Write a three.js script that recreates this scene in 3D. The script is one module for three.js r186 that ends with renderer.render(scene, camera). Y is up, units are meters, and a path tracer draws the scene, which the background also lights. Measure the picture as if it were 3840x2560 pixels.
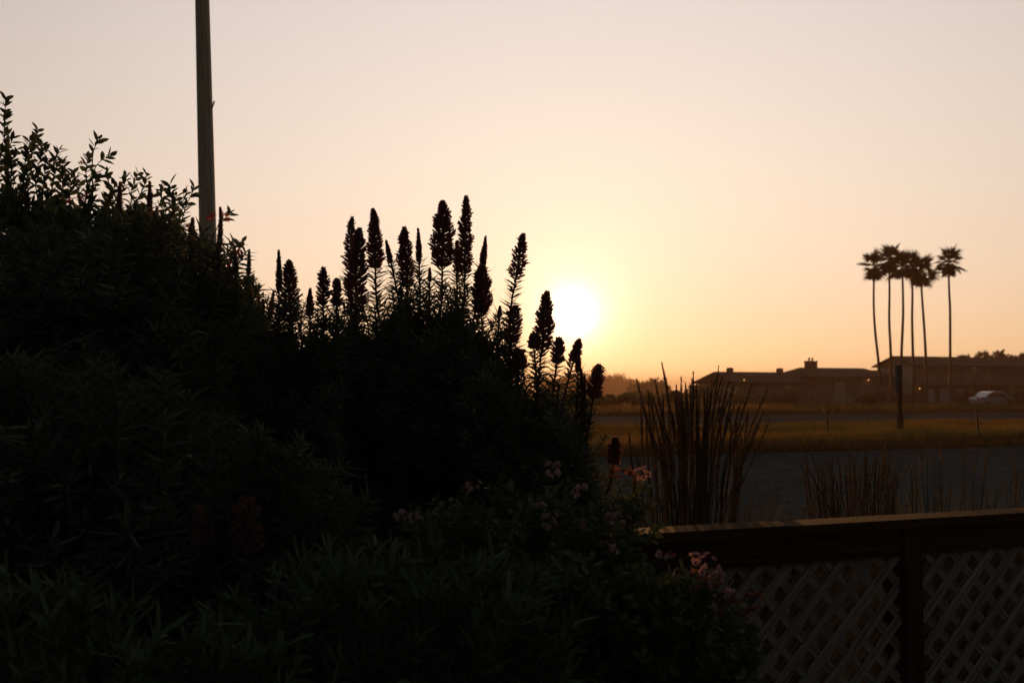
import * as THREE from 'three';
import { mergeGeometries } from 'three/addons/utils/BufferGeometryUtils.js';

// ---------------------------------------------------------------- camera, sky, sun, exposure
const scene = new THREE.Scene();
const EYE = 1.6, FPX = 3733, CX = 1920, CY = 1280, PITCH = Math.atan((1470 - CY) / FPX);
const camera = new THREE.PerspectiveCamera(2 * Math.atan(CY / FPX) * 180 / Math.PI, 3840 / 2560, 0.05, 4000);
camera.position.set(0, EYE, 0);
camera.rotation.set(PITCH, 0, 0);
camera.focus = 6.0;
camera.userData.fStop = 3.4;
scene.add(camera);

// a pixel of the photograph gives a direction; the depth (metres along -z) comes from what the thing stands on
function ray(px, py) {
  const x = (px - CX) / FPX, y = -(py - CY) / FPX, c = Math.cos(PITCH), s = Math.sin(PITCH);
  return new THREE.Vector3(x, y * c + s, -c + y * s);
}
function at(px, py, depth) {
  const d = ray(px, py);
  return d.multiplyScalar(depth / -d.z).add(new THREE.Vector3(0, EYE, 0));
}
const SUN = ray(2147, 1178).normalize();

function makeSky() {
  const W = 2048, H = 1024, data = new Float32Array(W * H * 4);
  const low = [1.24, 0.76, 0.37], mid = [1.06, 0.87, 0.70], high = [0.86, 0.755, 0.725], far = [0.042, 0.066, 0.077];
  for (let j = 0; j < H; j++) {
    const e = ((j + 0.5) / H - 0.5) * Math.PI, y = Math.sin(e), cy = Math.cos(e), ed = Math.max(0, e) * 180 / Math.PI;
    const a = Math.exp(-Math.pow(ed / 6.5, 1.5)), b = 1 / (1 + Math.exp((ed - 17) / 4.2));
    for (let i = 0; i < W; i++) {
      const p = ((i + 0.5) / W - 0.5) * 2 * Math.PI, x = cy * Math.cos(p), z = cy * Math.sin(p);
      const c = Math.min(1, Math.max(-1, x * SUN.x + y * SUN.y + z * SUN.z)), th = Math.acos(c) * 180 / Math.PI;
      const g = Math.exp(-Math.pow(th / 55, 2));
      const disc = Math.exp(-th / 0.66), glow = Math.exp(-th / 2.9), wide = Math.exp(-Math.pow(th / 10, 1.2)), hz = 0.42 * Math.exp(-ed / 1.6) * g, ember = 1.25 * Math.exp(-ed / 1.9) * Math.exp(-Math.pow(th / 11, 2));
      const au = [5 * disc + 0.8 * glow + 0.2 * wide + hz + ember, 4.5 * disc + 0.55 * glow + 0.12 * wide + 0.62 * hz + 0.3 * ember, 3.7 * disc + 0.32 * glow + 0.03 * wide + 0.3 * hz + 0.02 * ember];
      for (let k = 0; k < 3; k++) {
        const base = low[k] * a + (1 - a) * (mid[k] * b + high[k] * (1 - b));
        data[(j * W + i) * 4 + k] = base * g + far[k] * (1 - g) + au[k];
      }
      data[(j * W + i) * 4 + 3] = 1;
    }
  }
  const t = new THREE.DataTexture(data, W, H, THREE.RGBAFormat, THREE.FloatType);
  t.mapping = THREE.EquirectangularReflectionMapping; t.magFilter = t.minFilter = THREE.LinearFilter;
  t.wrapS = THREE.RepeatWrapping; t.needsUpdate = true;
  return t;
}
scene.background = makeSky();
scene.environment = scene.background;

const sun = new THREE.DirectionalLight(new THREE.Color().setRGB(1, 0.45, 0.14), 5);
sun.name = 'sun';
sun.position.copy(SUN).multiplyScalar(160);
sun.castShadow = true;
sun.shadow.radius = 2;
sun.shadow.mapSize.set(4096, 4096);
Object.assign(sun.shadow.camera, { left: -70, right: 70, top: 40, bottom: -40, near: 1, far: 400 });
scene.add(sun, sun.target);

const renderer = new THREE.WebGLRenderer({ antialias: true });
renderer.toneMapping = THREE.LinearToneMapping;
renderer.toneMappingExposure = 1;
renderer.shadowMap.enabled = true;

scene.fog = new THREE.FogExp2(new THREE.Color().setRGB(1, 0.58, 0.31), 0.00062);

// ---------------------------------------------------------------- helpers
let seed = 7;
const rnd = () => { seed = (seed + 0x6d2b79f5) | 0; let t = Math.imul(seed ^ (seed >>> 15), 1 | seed); t = (t + Math.imul(t ^ (t >>> 7), 61 | t)) ^ t; return ((t ^ (t >>> 14)) >>> 0) / 4294967296; };
const rr = (a, b) => a + (b - a) * rnd();
const V = (x, y, z) => new THREE.Vector3(x, y, z);
const lerp = (a, b, t) => a + (b - a) * t;
const taken = new Map();
function numbered(n) { const k = taken.get(n) ?? 0; taken.set(n, k + 1); return k ? n + '_' + String(k).padStart(3, '0') : n; }
function tag(o, label, category, group) { o.userData.label = label; o.userData.category = category; if (group) o.userData.group = group; return o; }
function thing(name, label, category, p = [0, 0, 0], turn = 0, group) {
  const o = new THREE.Group(); o.name = numbered(name); scene.add(o);
  o.position.set(...(p.isVector3 ? [p.x, p.y, p.z] : p)); o.rotation.y = turn;
  return tag(o, label, category, group);
}
function place(mesh, name, parent) {
  mesh.name = parent === scene ? numbered(name) : name; mesh.castShadow = mesh.receiveShadow = true; parent.add(mesh); return mesh;
}
function obj(name, geo, m, parent = scene) { return place(new THREE.Mesh(geo, m), name, parent); }
const structure = (o) => { o.userData.kind = 'structure'; return o; };
const stuff = (o) => { o.userData.kind = 'stuff'; return o; };

// triangle collector in world coordinates; build() puts the mesh under a thing standing at its own base
class Geo {
  constructor() { this.p = []; this.c = []; this.i = []; this.tint = [1, 1, 1]; }
  v(a) { this.p.push(a.x, a.y, a.z); this.c.push(...this.tint); return this.p.length / 3 - 1; }
  tri(a, b, c) { this.i.push(a, b, c); }
  quad(a, b, c, d) { this.i.push(a, b, c, a, c, d); }
  geometry(origin) {
    const g = new THREE.BufferGeometry(), p = new Float32Array(this.p);
    if (origin) for (let k = 0; k < p.length; k += 3) { p[k] -= origin.x; p[k + 1] -= origin.y; p[k + 2] -= origin.z; }
    g.setAttribute('position', new THREE.BufferAttribute(p, 3));
    g.setAttribute('color', new THREE.BufferAttribute(new Float32Array(this.c), 3));
    g.setIndex(this.i); g.computeVertexNormals();
    return g;
  }
  build(name, m, parent) { return obj(name, this.geometry(parent.position), m, parent); }
}
const A = V(0, 0, 0), B = V(0, 0, 0);
function frame(d) { // two unit vectors across d
  const n = Math.abs(d.y) > 0.9 ? V(1, 0, 0) : V(0, 1, 0), x = new THREE.Vector3().crossVectors(n, d).normalize();
  return [x, new THREE.Vector3().crossVectors(d, x).normalize()];
}
function tube(g, pts, radii, sides = 5, caps = true) {
  let last = null, first = null, fx = null;
  for (let k = 0; k < pts.length; k++) {
    const d = pts[Math.min(k + 1, pts.length - 1)].clone().sub(pts[Math.max(k - 1, 0)]).normalize();
    if (!fx) fx = frame(d)[0];
    const x = fx.clone().addScaledVector(d, -fx.dot(d)).normalize(), y = new THREE.Vector3().crossVectors(d, x); fx = x;
    const ring = [];
    for (let s = 0; s < sides; s++) { const a = s / sides * 2 * Math.PI; ring.push(g.v(pts[k].clone().addScaledVector(x, Math.cos(a) * radii[k]).addScaledVector(y, Math.sin(a) * radii[k]))); }
    if (last) for (let s = 0; s < sides; s++) g.quad(last[s], last[(s + 1) % sides], ring[(s + 1) % sides], ring[s]);
    last = ring; first ??= ring;
  }
  if (caps) for (let s = 1; s < sides - 1; s++) { g.tri(last[0], last[s], last[s + 1]); g.tri(first[0], first[s + 1], first[s]); }
}
// a leaf: a creased blade that leaves the stem along d and bends by curve towards b (up or down)
function leaf(g, o, d, len, wid, bend, shape = [0.35, 1, 0.75], fold = 0.25) {
  const [x, y] = frame(d), turn = rr(-1.25, 1.25), side = x.clone().multiplyScalar(Math.cos(turn)).addScaledVector(y, Math.sin(turn)).normalize();
  const n = new THREE.Vector3().crossVectors(d, side).normalize(), rows = [];
  for (let k = 0; k < 3; k++) {
    const t = k / 3, q = o.clone().addScaledVector(d, len * t); q.y += bend * len * t * t;
    const w = wid * shape[k] * 0.5;
    rows.push([g.v(q.clone().addScaledVector(side, -w).addScaledVector(n, w * fold)), g.v(q), g.v(q.clone().addScaledVector(side, w).addScaledVector(n, w * fold))]);
  }
  const tip = o.clone().addScaledVector(d, len); tip.y += bend * len; const e = g.v(tip);
  for (let k = 0; k < 2; k++) { g.quad(rows[k][0], rows[k][1], rows[k + 1][1], rows[k + 1][0]); g.quad(rows[k][1], rows[k][2], rows[k + 1][2], rows[k + 1][1]); }
  g.tri(rows[2][0], rows[2][1], e); g.tri(rows[2][1], rows[2][2], e);
}
function lite(g, o, d, len, wid, bend) { // the same blade in four faces, for leaf masses
  const [x, y] = frame(d), turn = rr(-1.3, 1.3), side = x.multiplyScalar(Math.cos(turn)).addScaledVector(y, Math.sin(turn)), e = (t, w) => { const q = o.clone().addScaledVector(d, len * t).addScaledVector(side, w); q.y += bend * len * t * t; return g.v(q); };
  const a = e(0, 0), b = e(0.3, -wid * 0.5), c = e(0.3, wid * 0.5), b2 = e(0.68, -wid * 0.4), c2 = e(0.68, wid * 0.4), t = e(1, 0);
  g.tri(a, c, b); g.quad(b, c, c2, b2); g.tri(b2, c2, t);
}
function box(g, o, u, v, w) { // centre and three half edges
  const c = []; for (const a of [-1, 1]) for (const b of [-1, 1]) for (const d of [-1, 1]) c.push(o.clone().addScaledVector(u, a).addScaledVector(v, b).addScaledVector(w, d));
  const f = (a, b, d, e) => g.quad(...[a, b, d, e].map((k) => g.v(c[k])));
  f(0, 1, 3, 2); f(4, 6, 7, 5); f(0, 4, 5, 1); f(2, 3, 7, 6); f(0, 2, 6, 4); f(1, 5, 7, 3);
}
function along(list, x) { // y of a polyline at x
  if (x <= list[0][0]) return list[0][1];
  for (let k = 1; k < list.length; k++) if (x <= list[k][0]) return lerp(list[k - 1][1], list[k][1], (x - list[k - 1][0]) / (list[k][0] - list[k - 1][0]));
  return list[list.length - 1][1];
}
// value noise textures
function noiseTexture(w, h, fn, srgb = true, repeat = true) {
  const d = new Uint8Array(w * h * 4);
  for (let j = 0; j < h; j++) for (let i = 0; i < w; i++) { const c = fn(i, j); for (let k = 0; k < 3; k++) d[(j * w + i) * 4 + k] = Math.max(0, Math.min(255, (Array.isArray(c) ? c[k] : c) * 255)); d[(j * w + i) * 4 + 3] = 255; }
  const t = new THREE.DataTexture(d, w, h); t.magFilter = THREE.LinearFilter; t.minFilter = THREE.LinearFilter;
  if (repeat) t.wrapS = t.wrapT = THREE.RepeatWrapping;
  if (srgb) t.colorSpace = THREE.SRGBColorSpace;
  t.needsUpdate = true; return t;
}
const hash = (x, y, s) => { let h = Math.imul(x, 374761393) + Math.imul(y, 668265263) + Math.imul(s, 982451653) | 0; h = Math.imul(h ^ (h >>> 13), 1274126177); return ((h ^ (h >>> 16)) >>> 0) / 4294967296; };
function vnoise(x, y, per, s) { // tiles with period per
  const ix = Math.floor(x), iy = Math.floor(y), fx = x - ix, fy = y - iy, u = fx * fx * (3 - 2 * fx), v = fy * fy * (3 - 2 * fy), m = (a) => ((a % per) + per) % per;
  return lerp(lerp(hash(m(ix), m(iy), s), hash(m(ix + 1), m(iy), s), u), lerp(hash(m(ix), m(iy + 1), s), hash(m(ix + 1), m(iy + 1), s), u), v);
}
const fbm = (x, y, per, s, o = 4) => { let a = 0, w = 0.5, n = 0; for (let k = 0; k < o; k++) { a += w * vnoise(x, y, per, s + k); n += w; x *= 2; y *= 2; per *= 2; w *= 0.5; } return a / n; };

// ---------------------------------------------------------------- materials
const rgb = (r, g, b) => new THREE.Color().setRGB(r, g, b);
const std = (c, rough, extra = {}) => new THREE.MeshPhysicalMaterial({ color: c, roughness: rough, ior: 1.2, side: THREE.DoubleSide, ...extra });
const leafy = (c, through) => new THREE.MeshPhysicalMaterial({ color: c, roughness: 1, transmission: through, thickness: 0, side: THREE.DoubleSide, vertexColors: true, ior: 1.25, specularIntensity: 0.4 });
const woodTex = noiseTexture(256, 512, (i, j) => { const g = fbm(i / 8, j / 128, 32, 3, 4), f = fbm(i / 2, j / 64, 128, 9, 2), k = 0.42 + 0.5 * g + 0.25 * (f - 0.5); return [k, k * 0.93, k * 0.86]; });
const woodBump = noiseTexture(256, 512, (i, j) => 0.6 * fbm(i / 4, j / 96, 64, 5, 3) + 0.4 * fbm(i / 2, j / 64, 128, 9, 2), false);
const asphaltTex = noiseTexture(512, 512, (i, j) => { const k = 0.62 + 0.35 * (fbm(i / 64, j / 64, 8, 2, 4) - 0.5) + 0.45 * (hash(i, j, 5) - 0.5) + 0.2 * (hash(i >> 1, j >> 1, 8) - 0.5); return [k, k * 1.02, k * 1.03]; });
const soilTex = noiseTexture(512, 512, (i, j) => { const k = 0.5 + 0.6 * (fbm(i / 32, j / 32, 16, 12, 5) - 0.5) + 0.25 * (hash(i, j, 15) - 0.5); return [k, k * 0.9, k * 0.7]; });
const plasterTex = noiseTexture(256, 256, (i, j) => { const k = 0.86 + 0.2 * (fbm(i / 32, j / 32, 8, 22, 4) - 0.5); return [k, k * 0.98, k * 0.95]; });
const M = {
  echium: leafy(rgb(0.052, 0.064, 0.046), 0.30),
  spike: leafy(rgb(0.19, 0.09, 0.08), 0.6),
  stem: std(rgb(0.05, 0.042, 0.03), 0.9, { vertexColors: true }),
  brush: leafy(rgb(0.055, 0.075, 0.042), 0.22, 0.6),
  red: leafy(rgb(0.42, 0.045, 0.03), 0.45, 0.9),
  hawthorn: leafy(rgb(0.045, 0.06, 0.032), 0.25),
  petal: leafy(rgb(0.21, 0.13, 0.14), 0.5, 0.8),
  bronze: leafy(rgb(0.10, 0.04, 0.025), 0.45, 0.6),
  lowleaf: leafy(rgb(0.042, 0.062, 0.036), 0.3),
  reed: leafy(rgb(0.075, 0.055, 0.04), 0.20, 0.8),
  tuft: leafy(rgb(0.085, 0.07, 0.045), 0.3, 0.85),
  dry: leafy(rgb(0.12, 0.083, 0.038), 0.5, 0.9),
  pole: std(rgb(0.74, 0.82, 0.73), 0.9, { map: woodTex, bumpMap: woodBump, bumpScale: 0.006 }),
  board: std(rgb(0.088, 0.064, 0.043), 0.9, { ior: 1.06, map: woodTex, bumpMap: woodBump, bumpScale: 0.002 }),
  postwood: std(rgb(0.07, 0.055, 0.047), 0.85, { map: woodTex, bumpMap: woodBump, bumpScale: 0.002 }),
  slat: std(rgb(0.36, 0.40, 0.405), 0.8, { map: woodTex, bumpMap: woodBump, bumpScale: 0.001 }),
  palm: leafy(rgb(0.045, 0.055, 0.03), 0.2),
  skirt: leafy(rgb(0.07, 0.05, 0.03), 0.15),
  trunk: std(rgb(0.07, 0.055, 0.045), 0.95),
  tree: leafy(rgb(0.09, 0.085, 0.045), 0.45),
  asphalt: new THREE.MeshPhysicalMaterial({ color: rgb(0.056, 0.089, 0.102), roughness: 1, ior: 1.002, specularIntensity: 0.3, map: asphaltTex, bumpMap: asphaltTex, bumpScale: 0.0008 }),
  soil: std(rgb(0.13, 0.11, 0.08), 1, { map: soilTex, ior: 1.002 }),
  verge: std(rgb(0.13, 0.10, 0.055), 1, { map: soilTex, ior: 1.002 }),
  kerb: std(rgb(0.17, 0.165, 0.155), 0.9, { map: plasterTex }),
  wall: std(rgb(0.20, 0.175, 0.15), 0.95, { map: plasterTex }),
  pale: std(rgb(0.34, 0.32, 0.29), 0.9, { map: plasterTex }),
  timber: std(rgb(0.20, 0.145, 0.105), 0.9, { map: woodTex }),
  roof: std(rgb(0.085, 0.07, 0.06), 0.95, { map: soilTex }),
  brick: std(rgb(0.17, 0.10, 0.075), 0.95),
  pane: new THREE.MeshPhysicalMaterial({ color: rgb(0.03, 0.035, 0.04), roughness: 0.08 }),
  trim: std(rgb(0.24, 0.225, 0.2), 0.8),
  car: new THREE.MeshPhysicalMaterial({ color: rgb(0.22, 0.23, 0.24), roughness: 0.5, clearcoat: 0.5, clearcoatRoughness: 0.15 }),
  rubber: std(rgb(0.015, 0.015, 0.016), 0.9),
  metal: std(rgb(0.12, 0.13, 0.14), 0.5, { metalness: 0.6 }),
  blue: std(rgb(0.02, 0.05, 0.07), 0.6),
};

// directions of the street: s runs along the road, t away from the camera
const ANG = 21 * Math.PI / 180, U = V(Math.cos(ANG), 0, -Math.sin(ANG)), N = V(-Math.sin(ANG), 0, -Math.cos(ANG)), UP = V(0, 1, 0);
const st = (s, t, y = 0) => V(0, y, 0).addScaledVector(U, s).addScaledVector(N, t);
const sOf = (p) => p.x * U.x + p.z * U.z, tOf = (p) => p.x * N.x + p.z * N.z;

// ---------------------------------------------------------------- ground, roads, verges
function sheet(name, s0, s1, prof, m, ns, uvScale) { // prof: [t, y] rows
  const p = [], uv = [], idx = [], r = prof.length;
  for (let a = 0; a <= ns; a++) for (const [t, y, w = 0] of prof) { const s = lerp(s0, s1, a / ns), q = st(s, t + w * (fbm(s / 2 + 400, t + 50, 4096, 31, 3) - 0.5), y + w * 0.25 * (fbm(s / 1.5 + 300, t * 0.7 + 90, 4096, 37, 3) - 0.5)); p.push(q.x, q.y, q.z); uv.push(s / uvScale, t / uvScale); }
  for (let a = 0; a < ns; a++) for (let k = 0; k < r - 1; k++) { const o = a * r + k; idx.push(o, o + r, o + r + 1, o, o + r + 1, o + 1); }
  const g = new THREE.BufferGeometry(); g.setAttribute('position', new THREE.Float32BufferAttribute(p, 3)); g.setAttribute('uv', new THREE.Float32BufferAttribute(uv, 2)); g.setIndex(idx); g.computeVertexNormals();
  return structure(obj(name, g, m));
}
sheet('ground', -1400, 1400, [[-400, -0.012], [1800, -0.012]], M.soil, 1, 3);
sheet('planting_bed', -14, 20, [[0.4, 0.0, 0], [2, 0.05, 0.2], [4, 0.06, 0.2], [6, 0.05, 0.2], [7.6, 0.02, 0]], M.soil, 60, 1.5);
const kerbGeo = new Geo();
box(kerbGeo, st(10, 7.75, 0.055), U.clone().multiplyScalar(60), UP.clone().multiplyScalar(0.065), N.clone().multiplyScalar(0.075));
sheet('near_road', -120, 180, [[7.8, 0.0], [22.2, 0.0]], M.asphalt, 1, 2);
sheet('far_road', -160, 260, [[38.4, 0.0], [60, 0.0]], M.asphalt, 1, 2);
{ const o = obj('kerb', kerbGeo.geometry(), M.kerb); structure(o); }
const vergeH = [[22.0, -0.01, 0], [22.4, 0.05, 0.15], [23.2, 0.22, 0.3], [24.2, 0.26, 0.35], [25.5, 0.18, 0.4], [28, 0.1, 0.5], [32, 0.07, 0.5], [36, 0.12, 0.4], [37.6, 0.1, 0.3], [38.6, -0.01, 0.1]];
sheet('grass_verge', -60, 90, vergeH, M.verge, 150, 2.5);
const vergeF = [[59.8, -0.01, 0.1], [61, 0.2, 0.4], [64, 0.3, 0.6], [72, 0.2, 0.6], [85, 0.1, 0.5], [100, 0.05, 0.3]];
sheet('far_verge', -120, 200, vergeF, M.verge, 120, 2.5);

function tuftGeometry(blades, h, w) {
  const g = new Geo();
  for (let k = 0; k < blades; k++) {
    const a = rr(0, 6.28), tilt = rr(0.1, 0.75), d = V(Math.cos(a) * tilt, 1, Math.sin(a) * tilt).normalize(); const f = rr(0.75, 1.2); g.tint = [f, f * rr(0.85, 1.05), f * rr(0.6, 1)];
    leaf(g, V(rr(-0.05, 0.05), 0, rr(-0.05, 0.05)), d, h * rr(0.5, 1), w, rr(-0.35, 0), [1, 0.9, 0.6]);
  }
  return g.geometry();
}
function scatter(name, geos, m, count, s0, s1, t0, t1, prof, size, keep) {
  const per = Math.floor(count / geos.length), q = new THREE.Quaternion();
  geos.forEach((geo, n) => {
    const mesh = new THREE.InstancedMesh(geo, m, per); let used = 0;
    for (let k = 0; k < per; k++) {
      const s = rr(s0, s1), t = rr(t0, t1), dens = fbm(s / 3 + 500, t / 2 + 500, 4096, 51, 3);
      if (keep && !keep(s, t, dens)) continue;
      const y = along(prof, t), sc = size * rr(0.5, 1.5) * (0.35 + 1.3 * dens);
      mesh.setMatrixAt(used, new THREE.Matrix4().compose(st(s, t, y - 0.02), q.setFromAxisAngle(UP, rr(0, 6.28)), V(sc, sc * rr(0.7, 1.25), sc)));
      const f = rr(0.6, 1.25); const gr = Math.min(1, Math.max(0, (0.62 - fbm(s / 4 + 900, t / 1.6 + 70, 4096, 61, 3)) * 5)); mesh.setColorAt(used, rgb(f * lerp(1.1, 0.45, gr), f * lerp(0.95, 0.72, gr), f * lerp(0.75, 0.6, gr))); used++;
    }
    mesh.count = used; stuff(place(mesh, name, scene));
    tag(mesh, name === 'verge_grass' ? ['dry golden grass on the verge between the two roads', 'sparser dry stalks on the verge between the two roads'][n] : ['tall dry grass beyond the far road, before the houses', 'short dry grass beyond the far road, before the houses'][n], 'grass');
  });
}
scatter('verge_grass', [tuftGeometry(9, 0.2, 0.007), tuftGeometry(5, 0.3, 0.006)], M.dry, 125000, -12, 48, 22.3, 38.5, vergeH, 1, (s, t, d) => (t < 23 ? rnd() < 0.8 : d > 0.42 || t < 25.5 || t > 36));
scatter('far_grass', [tuftGeometry(9, 0.42, 0.016), tuftGeometry(6, 0.25, 0.014)], M.dry, 42000, -20, 90, 60.2, 99, vergeF, 1, (s, t, d) => t < 66 || d > 0.45);

// ---------------------------------------------------------------- houses
function prism(g, s0, s1, t0, t1, y0, yE, yR, over, hip0 = 0, hip1 = 0, thick = 0.14) { // pitched roof, ridge along s
  const tm = (t0 + t1) / 2, a0 = s0 - over, a1 = s1 + over, b0 = t0 - over, b1 = t1 + over, r0 = a0 + hip0, r1 = a1 - hip1;
  for (const dy of [0, -thick]) {
    const c = [st(a0, b0, yE + dy), st(a1, b0, yE + dy), st(a1, b1, yE + dy), st(a0, b1, yE + dy), st(r0, tm, yR + dy), st(r1, tm, yR + dy)];
    const f = (...k) => { const v = k.map((n) => g.v(c[n])); v.length === 4 ? g.quad(...v) : g.tri(...v); };
    f(0, 1, 5, 4); f(2, 3, 4, 5); if (hip0) f(3, 0, 4); if (hip1) f(1, 2, 5);
  }
  const rim = (p, q, y) => { const v = [V(p.x, y, p.z), V(q.x, y, q.z)]; g.quad(g.v(v[0]), g.v(v[1]), g.v(v[1].clone().setY(y - thick)), g.v(v[0].clone().setY(y - thick))); };
  rim(st(a0, b0), st(a1, b0), yE); rim(st(a0, b1), st(a1, b1), yE);
  for (const [a, h] of [[a0, hip0], [a1, hip1]]) if (!h) for (const b of [b0, b1]) { const p = st(a, b, yE), q = st(a, tm, yR); g.quad(g.v(p), g.v(q), g.v(q.clone().setY(yR - thick)), g.v(p.clone().setY(yE - thick))); } else rim(st(a, b0), st(a, b1), yE);
}
function walls(g, s0, s1, t0, t1, y1, yR, gable0 = true, gable1 = true) {
  const q = (p) => g.quad(...p.map((x) => g.v(x)));
  q([st(s0, t0, 0), st(s1, t0, 0), st(s1, t0, y1), st(s0, t0, y1)]); q([st(s0, t1, 0), st(s1, t1, 0), st(s1, t1, y1), st(s0, t1, y1)]);
  for (const [s, gab] of [[s0, gable0], [s1, gable1]]) { q([st(s, t0, 0), st(s, t1, 0), st(s, t1, y1), st(s, t0, y1)]); if (gab) g.tri(g.v(st(s, t0, y1)), g.v(st(s, t1, y1)), g.v(st(s, (t0 + t1) / 2, yR))); }
}
function uvMetres(mesh, k = 2) { // box-mapped uv in metres
  const g = mesh.geometry.index ? mesh.geometry.toNonIndexed() : mesh.geometry; g.computeVertexNormals();
  const p = g.attributes.position, n = g.attributes.normal, uv = new Float32Array(p.count * 2);
  for (let i = 0; i < p.count; i++) { const ax = Math.abs(n.getX(i)), ay = Math.abs(n.getY(i)), az = Math.abs(n.getZ(i)); const [u, v] = ay > ax && ay > az ? [p.getX(i), p.getZ(i)] : ax > az ? [p.getZ(i), p.getY(i)] : [p.getX(i), p.getY(i)]; uv[i * 2] = u / k; uv[i * 2 + 1] = v / k; }
  g.setAttribute('uv', new THREE.BufferAttribute(uv, 2)); mesh.geometry = g; return mesh;
}
function bx(o, name, m, s0, s1, t0, t1, y0, y1) {
  const g = new Geo(); box(g, st((s0 + s1) / 2, (t0 + t1) / 2, (y0 + y1) / 2), U.clone().multiplyScalar((s1 - s0) / 2), UP.clone().multiplyScalar((y1 - y0) / 2), N.clone().multiplyScalar((t1 - t0) / 2));
  return uvMetres(g.build(name, m, o));
}
function windowOn(o, s, y, w, h, t) {
  const f = bx(o, 'window', M.trim, s - w / 2 - 0.08, s + w / 2 + 0.08, t - 0.05, t + 0.03, y - 0.08, y + h + 0.08);
  const g = new Geo(); box(g, st(s, t - 0.055, y + h / 2), U.clone().multiplyScalar(w / 2), UP.clone().multiplyScalar(h / 2), N.clone().multiplyScalar(0.008));
  obj('pane', g.geometry(o.position), M.pane, f);
  const b = new Geo(); box(b, st(s, t - 0.072, y + h / 2), U.clone().multiplyScalar(0.03), UP.clone().multiplyScalar(h / 2), N.clone().multiplyScalar(0.008));
  obj('glazing_bar', b.geometry(o.position), M.trim, f);
}
// where a pixel's ray meets the vertical plane t = const
function onPlane(px, py, t) { const d = ray(px, py), k = t / (d.x * N.x + d.z * N.z); return d.multiplyScalar(k).add(V(0, EYE, 0)); }
const glowMat = new THREE.MeshStandardMaterial({ color: rgb(0.5, 0.3, 0.12), emissive: rgb(1, 0.5, 0.16), emissiveIntensity: 1.6, roughness: 0.5 });
function wallLamp(h, p) { // a lit porch lamp: bracket, glowing globe and its light
  const b = new Geo(); box(b, p.clone().add(V(0, 0.12, 0)), U.clone().multiplyScalar(0.05), UP.clone().multiplyScalar(0.06), N.clone().multiplyScalar(0.14)); const m = b.build('wall_lamp', M.metal, h);
  const g = new THREE.SphereGeometry(0.06, 10, 8); g.translate(p.x - h.position.x, p.y - h.position.y, p.z - h.position.z); obj('lamp_globe', g, glowMat, m);
  const l = new THREE.PointLight(new THREE.Color().setRGB(1, 0.55, 0.22), 0.2, 0, 2); l.position.copy(p).addScaledVector(N, -0.1).sub(h.position); l.castShadow = true; l.shadow.radius = 3; l.name = 'lamp_light'; h.add(l);
}
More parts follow.
